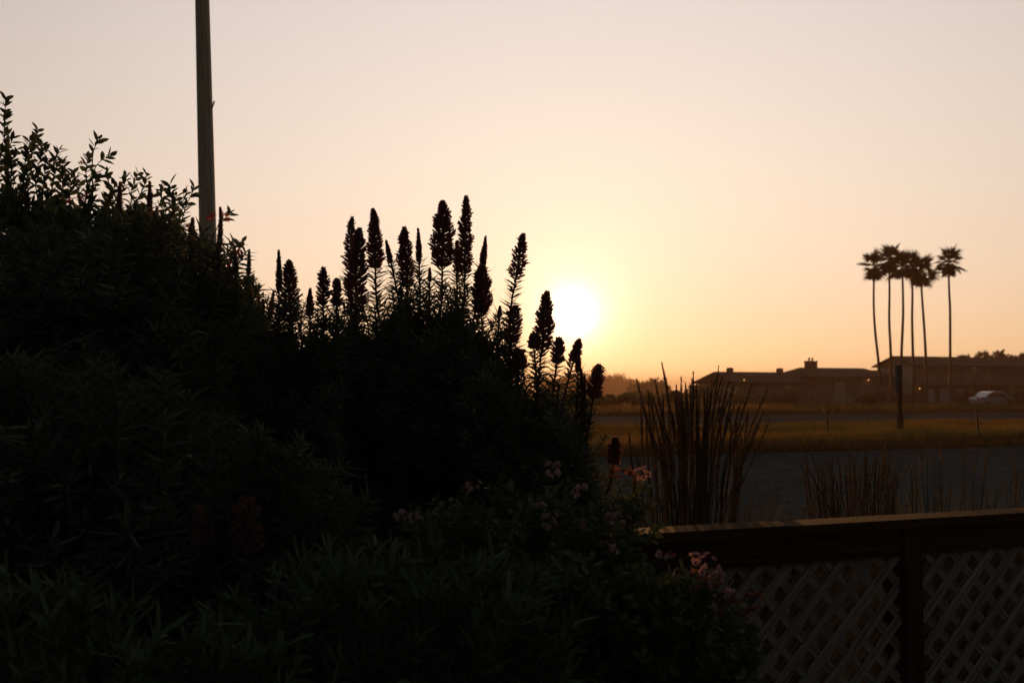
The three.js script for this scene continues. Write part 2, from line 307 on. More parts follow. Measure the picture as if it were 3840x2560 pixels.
function buildHouses() {
  const T = 104, S = (px) => sOf(onPlane(px, 1450, T)), SR = (px, t) => sOf(onPlane(px, 1390, t)), Y = (px, py, t = T) => onPlane(px, py, t).y;
  { // long low house
    const t0 = T, t1 = T + 8, s0 = sOf(onPlane(2618, 1420, t1)), s1 = S(2985), yR = Y(2790, 1394, T + 4), yE = yR - 1.35, hip = sOf(onPlane(2645, 1394, T + 4)) - s0 + 0.6;
    const h = thing('long_house', 'long low house with two small roof vents, beside the round hedge', 'house', st((s0 + s1) / 2, t0 + 4), 0);
    const w = new Geo(); walls(w, s0, s1, t0, t1, yE, yR); uvMetres(w.build('wall', M.wall, h));
    const r = new Geo(); prism(r, s0, s1 + 1, t0, t1, 0, yE, yR, 0.6, Math.max(0.5, hip), 0); const roof = uvMetres(r.build('roof', M.roof, h));
    for (const px of [2738, 2925]) {
      const s = SR(px, T + 4), c = new Geo(); box(c, st(s, t0 + 4, yR + 0.12), U.clone().multiplyScalar(0.32), UP.clone().multiplyScalar(0.32), N.clone().multiplyScalar(0.32));
      const top = new Geo(); for (const q of [[-1, -1], [1, -1], [1, 1], [-1, 1]].map((q, k, l) => [q, l[(k + 1) % 4]])) top.tri(top.v(st(s + q[0][0] * 0.36, t0 + 4 + q[0][1] * 0.36, yR + 0.44)), top.v(st(s + q[1][0] * 0.36, t0 + 4 + q[1][1] * 0.36, yR + 0.44)), top.v(st(s, t0 + 4, yR + 0.56)));
      obj('roof_vent', mergeGeometries([c.geometry(h.position), top.geometry(h.position)]), M.brick, roof);
    }
    wallLamp(h, onPlane(2791, 1424, t0 - 0.16)); wallLamp(h, onPlane(2791, 1489, t0 - 0.16));
    for (const k of [0.2, 0.42, 0.62, 0.84]) windowOn(h, lerp(s0, s1, k), 1.0, 1.5, 1.15, t0);
    bx(h, 'door', M.timber, lerp(s0, s1, 0.52) - 0.5, lerp(s0, s1, 0.52) + 0.5, t0 - 0.06, t0 + 0.02, 0, 2.1);
  }
  { // house with the double chimney
    const t0 = T + 1.5, t1 = t0 + 9, rA = SR(3000, t0 + 4.5), rB = SR(3238, t0 + 4.5), s0 = rA - 1.6, s1 = rB + 1.1, yR = Y(3120, 1379, t0 + 4.5), yE = yR - 1.3;
    const h = thing('chimney_house', 'low house with a double chimney and a pale wall panel', 'house', st((s0 + s1) / 2, t0 + 4.5), 0);
    const w = new Geo(); walls(w, s0 + 0.3, s1, t0, t1, yE, yR, false, false); uvMetres(w.build('wall', M.wall, h));
    const r = new Geo(); prism(r, s0, s1, t0, t1, 0, yE, yR, 0.5, 2.1, 1.6); const roof = uvMetres(r.build('roof', M.roof, h));
    const r2 = new Geo(); prism(r2, s1 - 2.4, SR(3300, t0 + 4.5), t0 + 1.5, t1 - 1.5, 0, yE - 0.1, yR - 0.26, 0.3); const w2 = new Geo(); walls(w2, s1 + 0.02, SR(3296, t0 + 4.5), t0 + 1.7, t1 - 1.7, yE - 0.2, yR - 0.4); uvMetres(w2.build('wing_wall', M.wall, h)); uvMetres(r2.build('roof_wing', M.roof, h));
    const sc = SR(3042, t0 + 4.5), c = new Geo(); box(c, st(sc, t0 + 4.5, yR + 0.2), U.clone().multiplyScalar(0.72), UP.clone().multiplyScalar(0.6), N.clone().multiplyScalar(0.45));
    box(c, st(sc, t0 + 4.5, yR + 0.83), U.clone().multiplyScalar(0.8), UP.clone().multiplyScalar(0.06), N.clone().multiplyScalar(0.52));
    const ch = c.build('chimney', M.brick, h);
    for (const d of [-0.26, 0.26]) { const f = new Geo(), p = st(sc + d, t0 + 4.5, yR + 0.87); tube(f, [p, p.clone().setY(p.y + 0.32), p.clone().setY(p.y + 0.33), p.clone().setY(p.y + 0.44)], [0.11, 0.11, 0.19, 0.17], 8); obj('flue', f.geometry(h.position), M.brick, ch); }
    const p0 = S(3156), p1 = S(3200); bx(h, 'wall_panel', M.pale, p0, p1, t0 - 0.09, t0 - 0.004, 0.3, Y(3180, 1432));
    bx(h, 'side_wall', M.wall, p1 + 0.01, S(3224), t0 - 0.06, t0 - 0.004, 0.2, Y(3210, 1472));
    wallLamp(h, onPlane(3258, 1424, t0 - 0.16));
    for (const px of [3010, 3060, 3110]) windowOn(h, S(px), 1.0, 1.3, 1.1, t0);
    windowOn(h, S(3262), 1.1, 1.1, 1.0, t0);
  }
  { // the taller house on the right
    const t0 = T - 1, t1 = t0 + 7, s0 = S(3412), s1 = s0 + 34, yR = Y(3345, 1334, t0 + 3.5), yE = yR - 1.35, e = yE;
    const h = thing('gabled_house', 'taller house with a pale gable end and long dark roof behind the palms', 'house', st((s0 + s1) / 2, t0 + 3.5), 0);
    const w = new Geo(); walls(w, s0, s1, t0, t1, e - 0.1, yR - 0.12); uvMetres(w.build('wall', M.wall, h));
    const r = new Geo(); prism(r, s0, s1, t0, t1, 0, e, yR, 0.55); uvMetres(r.build('roof', M.roof, h));
    bx(h, 'gable_panel', M.pale, s0 - 0.05, s0 - 0.004, t0 + 0.3, t1 - 0.3, 1.3, e - 0.25);
    bx(h, 'lower_wall', M.timber, s0 + 0.05, s1, t0 - 0.14, t0 - 0.004, 0, 2.6);
    for (const [a, b] of [[3446, 3480], [3500, 3545], [3562, 3594]]) { const d = bx(h, 'garage_door', M.trim, S(a), S(b), t0 - 0.2, t0 - 0.142, 0.05, 2.0); for (let k = 1; k < 4; k++) { const g = new Geo(); box(g, st((S(a) + S(b)) / 2, t0 - 0.206, k * 0.49), U.clone().multiplyScalar((S(b) - S(a)) / 2), UP.clone().multiplyScalar(0.02), N.clone().multiplyScalar(0.004)); obj('door_rib', g.geometry(h.position), M.wall, d); } }
    wallLamp(h, onPlane(3450, 1456, t0 - 0.3)); wallLamp(h, onPlane(3660, 1374, t0 - 0.16));
    for (const px of [3470, 3540, 3610, 3680]) windowOn(h, S(px), 3.05, 1.2, 0.9, t0 + 0.0);
    const c = new Geo(); box(c, st(s0 - 0.1, t1 - 0.1, 1.6), U.clone().multiplyScalar(0.08), UP.clone().multiplyScalar(1.6), N.clone().multiplyScalar(0.08)); c.build('downpipe', M.timber, h);
  }
  // low picket fence in front of the chimney house: each picket is a part
  const pf = thing('picket_fence', 'low pale picket fence in front of the chimney house', 'fence', st(S(3085), T - 4), 0);
  for (let k = 0; k < 26; k++) bx(pf, 'picket', M.trim, S(3036) + k * 0.155, S(3036) + k * 0.155 + 0.07, T - 4.02, T - 4, 0.1, 1.15 + 0.03 * Math.sin(k * 7));
  for (const y of [0.35, 0.9]) bx(pf, 'rail', M.trim, S(3036), S(3036) + 26 * 0.155, T - 3.996, T - 3.95, y, y + 0.08);
}
buildHouses();

// ---------------------------------------------------------------- trees and hedges far off
function tree(name, label, base, h, rx, trunkH, count, leafSize, m, group, lobes = 9) {
  const o = thing(name, label, 'tree', base, 0, group);
  const tk = new Geo(), top = base.clone().add(V(rr(-0.2, 0.2), h * 0.6, rr(-0.2, 0.2)));
  tube(tk, [base.clone().add(V(0, -0.1, 0)), base.clone().lerp(top, 0.4).add(V(rr(-0.1, 0.1), 0, 0)), top], [h * 0.045, h * 0.032, h * 0.015], 7);
  const cs = [];
  for (let k = 0; k < lobes; k++) { const a = k / lobes * 6.28 + rr(-0.3, 0.3), r = rr(0.15, 0.85) * rx, y = trunkH + (h - trunkH) * rr(0.25, 0.85) * (1 - 0.35 * (r / rx) ** 2); const c = base.clone().add(V(Math.cos(a) * r, y, Math.sin(a) * r)); cs.push([c, rx * rr(0.28, 0.5)]); tube(tk, [base.clone().lerp(top, rr(0.35, 0.8)), c], [h * 0.014, h * 0.006], 4, false); }
  tk.build('trunk', M.trunk, o);
  const g = new Geo();
  for (let k = 0; k < count; k++) {
    const [c, r] = cs[k % lobes], u = V(rr(-1, 1), rr(-1, 1), rr(-1, 1)); if (u.lengthSq() > 1) { continue; }
    const l = u.length(), p = c.clone().addScaledVector(u, r * (0.6 + 0.45 * rnd())), f = rr(0.6, 1.3); g.tint = [f, f, f * 0.9]; if (p.y < base.y + 0.05) continue;
    leaf(g, p, u.clone().divideScalar(l + 1e-3).add(V(rr(-0.5, 0.5), rr(-0.3, 0.8), rr(-0.5, 0.5))).normalize(), leafSize * rr(0.6, 1.4), leafSize * 0.55, rr(-0.3, 0.2), [0.4, 1, 0.8]);
  }
  stuff(g.build('crown', m, o));
  return o;
}
{
  const g1 = 'hazy trees far off beneath the sun';
  const far = [[2205, 1412, 840, 85], [2265, 1406, 900, 88], [2325, 1414, 860, 70], [2385, 1424, 900, 45], [2140, 1422, 880, 80], [2070, 1430, 900, 80], [2170, 1430, 780, 60], [2295, 1428, 790, 70]];
  for (const [px, py, d, w] of far) { const p = at(px, 1490, d * 1.25), top = at(px, py, d * 1.25); tree('hazy_tree', 'broad hazy tree in the row far off beneath the sun', V(p.x, 0, p.z), top.y, w / FPX * d * 1.25, 0.2, 7000, 1.8, M.tree, g1, 13); }
  const p2 = at(2440, 1480, 420), t2 = at(2440, 1444, 420);
  tree('palmy_bush', 'spiky topped dark bush between the hazy trees and the long house', V(p2.x, 0, p2.z), t2.y, 74 / FPX * 420, 0.1, 6500, 1.1, M.tree, undefined, 12);
  const p3 = at(2475, 1480, 640), t3 = at(2470, 1430, 640);
  tree('hazy_shrub', 'small pale hazy tree peeping over the spiky dark bush', V(p3.x, 0, p3.z), t3.y, 40 / FPX * 640, 0.1, 3200, 1.2, M.tree, undefined, 7);
  const p4 = at(2615, 1500, 108), t4 = at(2615, 1428, 108);
  tree('round_hedge', 'round clipped dark hedge at the end of the long house', V(p4.x, 0, p4.z), t4.y, 52 / FPX * 108, 0, 9000, 0.16, M.tree, undefined, 16);
  for (const [px, py, w] of [[3745, 1303, 75], [3620, 1325, 45], [3835, 1318, 40]]) { const d = 150, p = at(px, 1490, d), t = at(px, py, d); tree('roofline_tree', px === 3745 ? 'largest ragged tree showing over the gabled house roof' : px === 3620 ? 'small tree tip at the roofline between palms and ragged tree' : 'ragged twiggy tree showing over the far end of the gabled roof', V(p.x, 0, p.z), t.y, w / FPX * d, 3, 3600, 0.45, M.tree, 'trees behind the gabled house'); }
  for (let k = 0; k < 11; k++) { const px = 2120 + k * 43 + rr(-12, 12), d = rr(92, 104), p = at(px, 1500, d), h = rr(1.3, 2.2); tree('added_scrub_bush', 'added low scrubby bush darkening the foot of the hazy trees', V(p.x, 0, p.z), h, rr(30, 48) / FPX * d, 0, 2200, 0.2, M.tree, 'added scrub along the far verge', 7); }  // added bush row, stands in for the darker foot of the glowing trees
  for (const [px, w, h, d] of [[2700, 60, 1.9, 100], [2790, 70, 1.7, 101], [2870, 55, 1.8, 100], [2960, 60, 2.1, 99], [3245, 40, 1.6, 99], [3300, 50, 1.8, 98], [3625, 40, 2.0, 97], [3825, 45, 2.2, 95]]) { const p = at(px, 1500, d); tree('yard_shrub', 'dark leafy shrub standing along the house fronts', V(p.x, 0, p.z), h, w / FPX * d, 0, 2600, 0.2, M.tree, 'shrubs along the house fronts', 7); }
}

// ---------------------------------------------------------------- palms
function frondGeometry() {
  const g = new Geo(), L = 0.72, nb = 15;
  tube(g, [V(0, 0, 0), V(0.35, 0.03, 0), V(L, 0, 0)], [0.03, 0.022, 0.015], 4, false);
  for (let k = 0; k < nb; k++) {
    const a = (k / (nb - 1) - 0.5) * 3.9, len = 0.82 * (1 - 0.2 * Math.abs(a) / 2) * rr(0.85, 1.1), d = V(Math.cos(a), 0.05, Math.sin(a)).normalize(); const f = rr(0.8, 1.2); g.tint = [f, f, f];
    leaf(g, V(L - 0.05, 0, 0), d, len, 0.125, rr(-0.32, -0.12), [0.5, 1, 0.5], (k % 2 ? 1 : -1) * 0.35);
  }
  return g.geometry();
}
const fronds = [frondGeometry(), frondGeometry(), frondGeometry()];
function skirtGeometry(len, r) {
  const g = new Geo();
  for (let k = 0; k < 230; k++) { const a = rr(0, 6.28), t = rnd(), q = V(Math.cos(a) * rr(0.1, r), -len * t * 0.75, Math.sin(a) * rr(0.1, r)), f = rr(0.6, 1.3); g.tint = [f, f * 0.95, f * 0.85]; leaf(g, q, V(Math.cos(a) * 0.45, -1, Math.sin(a) * 0.45).normalize(), rr(0.3, 0.55), 0.1, 0, [0.7, 1, 0.8]); }
  return g.geometry();
}
const skirtGeo = [skirtGeometry(1.0, 0.42), skirtGeometry(0.75, 0.4)];
const palmLabels = ['tall fan palm whose trunk bends outward past the gable corner', 'tallest fan palm of the close row, rising from the gable peak', 'fan palm with merged crown, third from the gable corner', 'fan palm with merged crown, fourth from the gable corner', 'leaning fan palm with the lowest crown of the row', 'lone straight fan palm standing apart from the row'];
[[[3296, 1500], [3298, 1390], [3283, 1240], [3278, 1150], [3279, 1010], 945, 1],
 [[3344, 1500], [3342, 1333], [3336, 1200], [3337, 1100], [3336, 985], 922, 0],
 [[3380, 1500], [3382, 1333], [3388, 1180], [3387, 1080], [3385, 1010], 942, 1],
 [[3427, 1500], [3425, 1333], [3422, 1200], [3423, 1100], [3421, 1010], 946, 1],
 [[3477, 1500], [3473, 1333], [3466, 1210], [3459, 1110], [3454, 1035], 964, 1],
 [[3566, 1500], [3565, 1333], [3564, 1150], [3561, 1090], [3559, 995], 924, 0]].forEach((row, n) => {
  const top = row[5], sk = row[6], d = 103 + [0, 0.4, -0.5, 0.5, 0.1, 1.2][n] * 2, pts = row.slice(0, 5).map(([x, y]) => at(x, y, d)), b = pts[0].clone().setY(0);
  pts[0].setY(-0.2);
  const o = thing('fan_palm', palmLabels[n], 'palm tree', b, 0, 'fan palms in front of the gabled house');
  const curve = new THREE.CatmullRomCurve3(pts), tg = new Geo(), many = curve.getPoints(36);
  tube(tg, many, many.map((_, k) => lerp(0.17, 0.098, Math.pow(k / 36, 0.6)) * (k % 2 ? 1.03 : 0.99)), 9);
  tg.build('trunk', M.trunk, o);
  const c = pts[4].clone().sub(b), H = at(row[4][0], top, d).y - pts[4].y;
  const s = obj('skirt', skirtGeo[sk], M.skirt, o); s.position.copy(c).add(V(0, 0.05, 0)); s.rotation.y = n * 1.7; s.scale.set(rr(1.15, 1.4), rr(1.0, 1.35), rr(1.15, 1.4));
  const lop = rr(0, 6.28), nf = 24 + Math.floor(rnd() * 10);
  for (let k = 0; k < nf; k++) {
    const f = obj('frond', fronds[k % 3], M.palm, o), el = lerp(-0.95, 1.35, Math.pow((k + 0.5) / nf, 0.85)) + rr(-0.28, 0.22);
    f.position.copy(c).add(V(0, lerp(0.1, H * 0.3, k / nf), 0));
    f.rotation.set(rr(-0.5, 0.5), k * 2.399963 + n + rr(-0.5, 0.5), el, 'YZX'); f.scale.setScalar(rr(0.7, 1.12) * (1 + 0.12 * Math.cos(k * 2.4 + lop)) * H / 1.42);
  }
});

// ---------------------------------------------------------------- utility pole
{
  const d = 15, c0 = at(787, 1200, d), c1 = at(757, 0, d), dir = c1.clone().sub(c0).normalize(), k0 = -0.4 / dir.y;
  const foot = c0.clone().addScaledVector(dir, -(c0.y + 0.4) / dir.y), o = thing('utility_pole', 'tall leaning round wooden utility pole rising behind the shrubs', 'pole', V(foot.x, 0, foot.z), 0);
  const L = 10.5, R0 = 0.152, geo = new THREE.CylinderGeometry(0.092, R0, L, 28, 40, false); const p = geo.attributes.position;
  for (let k = 0; k < p.count; k++) { const a = Math.atan2(p.getZ(k), p.getX(k)), y = p.getY(k), f = 1 + 0.02 * Math.sin(a * 3 + y * 0.6) + 0.016 * (fbm(a * 6 + 40, y * 1.5 + 40, 4096, 77, 3) - 0.5); p.setX(k, p.getX(k) * f); p.setZ(k, p.getZ(k) * f); }
  geo.computeVertexNormals(); const uv = geo.attributes.uv; for (let k = 0; k < uv.count; k++) uv.setXY(k, uv.getX(k) * 3, uv.getY(k) * 6);
  const m = obj('shaft', geo, M.pole, o); m.quaternion.setFromUnitVectors(UP, dir); m.position.copy(foot.clone().addScaledVector(dir, L / 2)).sub(o.position);
  const g = new Geo(), q = at(803, 385, d); tube(g, [q.clone().add(V(-0.03, -0.1, 0.02)), q.clone().add(V(0, 0, 0.02)), q.clone().add(V(0.012, 0.035, 0.02))], [0.012, 0.014, 0.002], 5); g.build('splinter', M.pole, o);
}

// ---------------------------------------------------------------- posts on the verge
{
  const p = at(3378, 1645, 34), b = V(p.x, 0.12, p.z), o = thing('verge_sign_post', 'thick dark post with a bluish panel at its top, on the grass verge', 'sign post', b, 0);
  const h = at(3372, 1440, 34).y - 0.12, top = at(3368, 1374, 34).y;
  const g = new Geo(); box(g, V(b.x, h / 2 + 0.02, b.z), V(0.062, 0, 0), V(0, h / 2 + 0.1, 0), V(0, 0, 0.062)); box(g, V(b.x, 0.48, b.z), V(0.085, 0, 0), V(0, 0.42, 0), V(0, 0, 0.085)); uvMetres(g.build('post', M.postwood, o), 0.5);
  const s = new Geo(); box(s, V(b.x - 0.03, (h + top) / 2 - 0.03, b.z), V(0.095, 0, 0), V(0, (top - h) / 2 + 0.08, 0), V(0.01, 0, 0.06)); s.build('panel', M.blue, o);
  for (const [px, py, d, lab] of [[3107, 1650, 33, 'thin dark stake on the verge beside the tall reed clump'], [3672, 1652, 33, 'thin dark stake on the verge between sign post and white car']]) {
    const q = at(px, py, d), k = thing('verge_stake', lab, 'stake', V(q.x, 0.1, q.z)), y1 = at(px - 6, py - 108, d).y, t = new Geo();
    tube(t, [V(q.x, 0, q.z), V(q.x - 0.02, y1 * 0.5, q.z), V(q.x - 0.05, y1, q.z)], [0.035, 0.033, 0.03], 6); t.build('stake_shaft', M.postwood, k);
    const cp = new Geo(); tube(cp, [V(q.x - 0.05, y1, q.z), V(q.x - 0.052, y1 + 0.03, q.z)], [0.042, 0.03], 6); cp.build('stake_cap', M.postwood, k);
  }
}

// ---------------------------------------------------------------- white car
{
  const d = 96, c = at(3728, 1500, d), o = thing('parked_car', 'white car with dark windows parked before the gabled house', 'car', V(c.x, 0.05, c.z), ANG * 0.6);
  const sh = new THREE.Shape([[-2.2, 0.4], [-2.26, 0.86], [-2.1, 1.02], [-1.5, 1.06], [-0.95, 1.5], [-0.6, 1.58], [0.1, 1.56], [0.4, 1.48], [1.05, 1.04], [2.0, 0.92], [2.2, 0.74], [2.22, 0.4]].map(([x, y]) => new THREE.Vector2(x, y)));
  const bg = new THREE.ExtrudeGeometry(sh, { depth: 1.66, bevelEnabled: true, bevelThickness: 0.08, bevelSize: 0.05, bevelSegments: 3 }); bg.translate(0, 0, -0.83); obj('body', bg, M.car, o);
  for (const z of [0.915, -0.915]) {
    for (const pts of [[[-1.35, 1.06], [-0.86, 1.46], [-0.62, 1.5], [-0.62, 1.06]], [[-0.56, 1.06], [-0.56, 1.51], [-0.1, 1.5], [-0.1, 1.06]], [[-0.04, 1.06], [-0.04, 1.49], [0.3, 1.44], [0.86, 1.06]]]) { const g = new THREE.ExtrudeGeometry(new THREE.Shape(pts.map((q) => new THREE.Vector2(...q))), { depth: 0.01, bevelEnabled: false }); g.translate(0, 0, z - 0.005); obj('side_window', g, M.pane, o); }
    for (const x of [-1.35, 1.4]) {
      const w = new THREE.CylinderGeometry(0.36, 0.36, 0.24, 20); w.rotateX(Math.PI / 2); const wm = obj('wheel', w, M.rubber, o); wm.position.set(x, 0.36, z * 0.93);
      const rim = new THREE.CylinderGeometry(0.22, 0.22, 0.02, 12); rim.rotateX(Math.PI / 2); obj('rim', rim, M.metal, wm).position.z = Math.sign(z) * 0.125;
    }
  }
  const ws = new THREE.PlaneGeometry(1.4, 0.7); ws.rotateY(Math.PI / 2); const wm = obj('windscreen', ws, M.pane, o); wm.position.set(0.76, 1.3, 0); wm.rotation.z = 0.98;
  for (const z of [-0.65, 0.65]) { const l = new THREE.BoxGeometry(0.05, 0.14, 0.32); obj('headlight', l, M.pane, o).position.set(2.26, 0.82, z); const r = new THREE.BoxGeometry(0.05, 0.3, 0.18); obj('tail_light', r, M.red, o).position.set(-2.28, 1.0, z); }
  for (const z of [-1, 1]) { const m = new THREE.BoxGeometry(0.12, 0.14, 0.2); obj('wing_mirror', m, M.car, o).position.set(0.62, 1.16, z * 1.0); }
}

// ---------------------------------------------------------------- lattice fence
{
  const T = 3.28, top = 1.09, pA = at(2200, 1990, 3.66), sA = sOf(pA), sB = sOf(at(3840, 1900, 4.34)) + 1.6, o = thing('lattice_fence', 'weathered timber fence with a flat cap rail and diagonal lattice panels', 'fence', st((sA + sB) / 2, T), 0);
  const sPost = sOf(onPlane(3425, 2200, T - 0.05));
  const part = (name, m, s0, s1, t0, t1, y0, y1, k = 0.25) => { const mesh = bx(o, name, m, s0, s1, t0, t1, y0, y1); const p = mesh.geometry.attributes.position, n = mesh.geometry.attributes.normal, uv = mesh.geometry.attributes.uv, tall = y1 - y0 > s1 - s0; for (let i = 0; i < p.count; i++) { const q = V(p.getX(i), p.getY(i), p.getZ(i)).add(o.position), s = sOf(q), t = tOf(q), a = Math.abs(n.getY(i)) > 0.5 ? t : q.y; tall ? uv.setXY(i, (s + t) / k, q.y / 1.5) : uv.setXY(i, a / k, s / 1.5); } return mesh; };
  const joint = sPost - 0.62; // cap boards butt here
  part('cap_board', M.board, sA - 0.05, joint - 0.002, T - 0.075, T + 0.075, top - 0.036, top);
  part('cap_board', M.board, joint + 0.002, sB, T - 0.073, T + 0.075, top - 0.039, top - 0.003);
  part('top_rail', M.postwood, sA, sPost - 0.047, T - 0.045, T - 0.008, top - 0.152, top - 0.04);
  part('top_rail', M.postwood, sPost + 0.047, sB, T - 0.045, T - 0.008, top - 0.152, top - 0.043);
  part('back_rail', M.postwood, sA, sB, T + 0.012, T + 0.045, top - 0.135, top - 0.044);
  part('bottom_rail', M.postwood, sA, sB, T - 0.03, T + 0.03, 0.1, 0.19);
  for (const s of [sA + 0.02, sPost, sB - 0.1]) part('post', M.postwood, s - 0.045, s + 0.045, T - 0.056, T + 0.034, 0.0, top - 0.044);
  // diagonal slats, each a piece of its own: clipped to the panel
  const P = 0.092, W = 0.038, yLo = 0.17, yHi = top - 0.12;
  const slat = (s, y, dx, len, t, th) => { // s,y: centre
    const g = new Geo(), d = U.clone().multiplyScalar(Math.SQRT1_2 * dx).addScaledVector(UP, Math.SQRT1_2), w = U.clone().multiplyScalar(Math.SQRT1_2 * -dx).addScaledVector(UP, Math.SQRT1_2); box(g, st(s, t, y), d.clone().multiplyScalar(len / 2), w.multiplyScalar(W / 2), N.clone().multiplyScalar(th / 2));
    const mesh = g.build('slat', M.slat, o), ge = mesh.geometry.toNonIndexed(), p = ge.attributes.position, uv = new Float32Array(p.count * 2), off = rnd();
    for (let i = 0; i < p.count; i++) { const q = V(p.getX(i), p.getY(i), p.getZ(i)); uv[i * 2] = off + q.dot(w.normalize()) / 0.25; uv[i * 2 + 1] = off * 3 + q.dot(d) / 1.5; } ge.setAttribute('uv', new THREE.BufferAttribute(uv, 2)); ge.computeVertexNormals(); mesh.geometry = ge;
  };
  const panel = (s0, s1, t, off, jag, dP = 0, dM = 0) => {
    const st_ = P * Math.SQRT2, H = yHi - yLo;
    for (const dx of [1, -1]) {
      for (let k = Math.floor(-H / st_) - 1; s0 + k * st_ < s1 + H + st_; k++) {
        const a = s0 + off + k * st_ - (dx > 0 ? Math.ceil(H / st_) * st_ : 0) + (dx > 0 ? dP : dM); // s at yLo
        let y0 = yLo, y1 = yHi, q0, q1; const sAt = (y) => a + dx * (y - yLo);
        // clip to [s0, s1]
        const lo = s0, hi = s1 + (jag ? 0.012 * (k % 2) : 0);
        if (dx > 0) { y0 = Math.max(y0, yLo + (lo - a)); y1 = Math.min(y1, yLo + (hi - a)); } else { y0 = Math.max(y0, yLo + (a - hi)); y1 = Math.min(y1, yLo + (a - lo)); }
        if (y1 - y0 < 0.03) continue;
        const ym = (y0 + y1) / 2; slat(sAt(ym), ym, dx, (y1 - y0) * Math.SQRT2, t + (dx > 0 ? 0 : 0.0068), 0.0062);
      }
    }
  };
  panel(sA + 0.3, sPost - 0.06, T - 0.03, 0.03, true);
  panel(sPost + 0.03, sB - 0.15, T - 0.03, 0.05, false);
  panel(sA + 0.3, sPost - 0.06, T + 0.048, 0.03, false, 0.065 + 0.075 + 0.008, 0.065 + 0.075 - 0.008);
  panel(sPost + 0.03, sB - 0.15, T + 0.048, 0.05, false, 0.065 + 0.08 + 0.008, 0.065 + 0.08 - 0.008);
}

// ---------------------------------------------------------------- ornamental grasses behind the fence
function seedStalk(g, base, tip, lean, head, fat, tint) { // a reed with a narrow seed head over its last part
  const wob = () => V(rr(-0.014, 0.014), 0, rr(-0.014, 0.014)), curve = new THREE.CatmullRomCurve3([base, base.clone().lerp(tip, 0.35).addScaledVector(lean, 0.9).add(wob()), base.clone().lerp(tip, 0.65).addScaledVector(lean, 0.85).add(wob()), base.clone().lerp(tip, 0.86).addScaledVector(lean, 0.4).add(wob()), tip]), pts = curve.getPoints(9);
  g.tint = tint; tube(g, pts, pts.map((_, k) => lerp(0.0034, 0.0016, k / 9)), 4, false);
  const L = base.distanceTo(tip), n = Math.floor(head * L / 0.0075);
  for (let k = 0; k < n; k++) {
    const u = k / n, q = curve.getPoint(1 - head * (1 - u)), d = curve.getTangent(1 - head * (1 - u) * 0.99), a = k * 2.4, w = Math.sin(Math.PI * Math.min(1, 0.18 + u * 0.85)) , [x, y] = frame(d), f = rr(0.7, 1.3); g.tint = tint.map((c) => c * f);
    const o = d.clone().addScaledVector(x, Math.cos(a) * 0.36).addScaledVector(y, Math.sin(a) * 0.36).normalize();
    leaf(g, q, o, fat * (0.6 + 1.2 * w) * rr(0.7, 1.35), fat * 0.42, rr(-0.1, 0.1), [0.5, 1, 0.8], 0.6);
  }
}
function reedClump(label, foot, spread, tips, extra, blades, bladeH, headLen, fat, m) {
  const o = thing('ornamental_grass', label, 'grass clump', foot, 0);
  const g = new Geo();
  for (let k = 0; k < blades; k++) { const a = rr(0, 6.28), r = Math.sqrt(rnd()) * spread, p = foot.clone().add(V(Math.cos(a) * r, 0, Math.sin(a) * r)), f = rr(0.6, 1.3); g.tint = [f, f, f * 0.9]; const tl = r / spread * 0.32 + rr(0, 0.12), d = V(Math.cos(a) * tl, 1, Math.sin(a) * tl).normalize(); leaf(g, p, d, bladeH * rr(0.5, 1.1), rr(0.006, 0.011), rr(-0.25, 0), [1, 0.95, 0.6]); }
  stuff(g.build('leaf_blades', m, o));
  for (const tip of tips) { const s = new Geo(), b = foot.clone().add(V((tip.x - foot.x) * 0.32 + rr(-0.05, 0.05), 0, rr(-spread, spread) * 0.8)); seedStalk(s, b, tip, V((foot.x - tip.x) * 0.34, 0.06, 0), headLen * rr(0.8, 1.2), fat, [1, 1, 1]); s.build('seed_stalk', m, o); }
  const e = new Geo(); for (let k = 0; k < extra; k++) { const a = rr(0, 6.28), r = Math.sqrt(rnd()), h = bladeH * rr(0.85, 1.25), b = foot.clone().add(V(Math.cos(a) * r * spread * 0.9, 0, Math.sin(a) * r * spread * 0.9)), tip = b.clone().add(V(Math.cos(a) * r * spread * rr(0.2, 1.15), h, Math.sin(a) * r * spread * 0.9)); seedStalk(e, b, tip, V(0, 0.03, 0), headLen * 1.1, fat, [0.9, 0.85, 0.8]); }
  if (extra) stuff(e.build('stalk_mass', m, o));
}
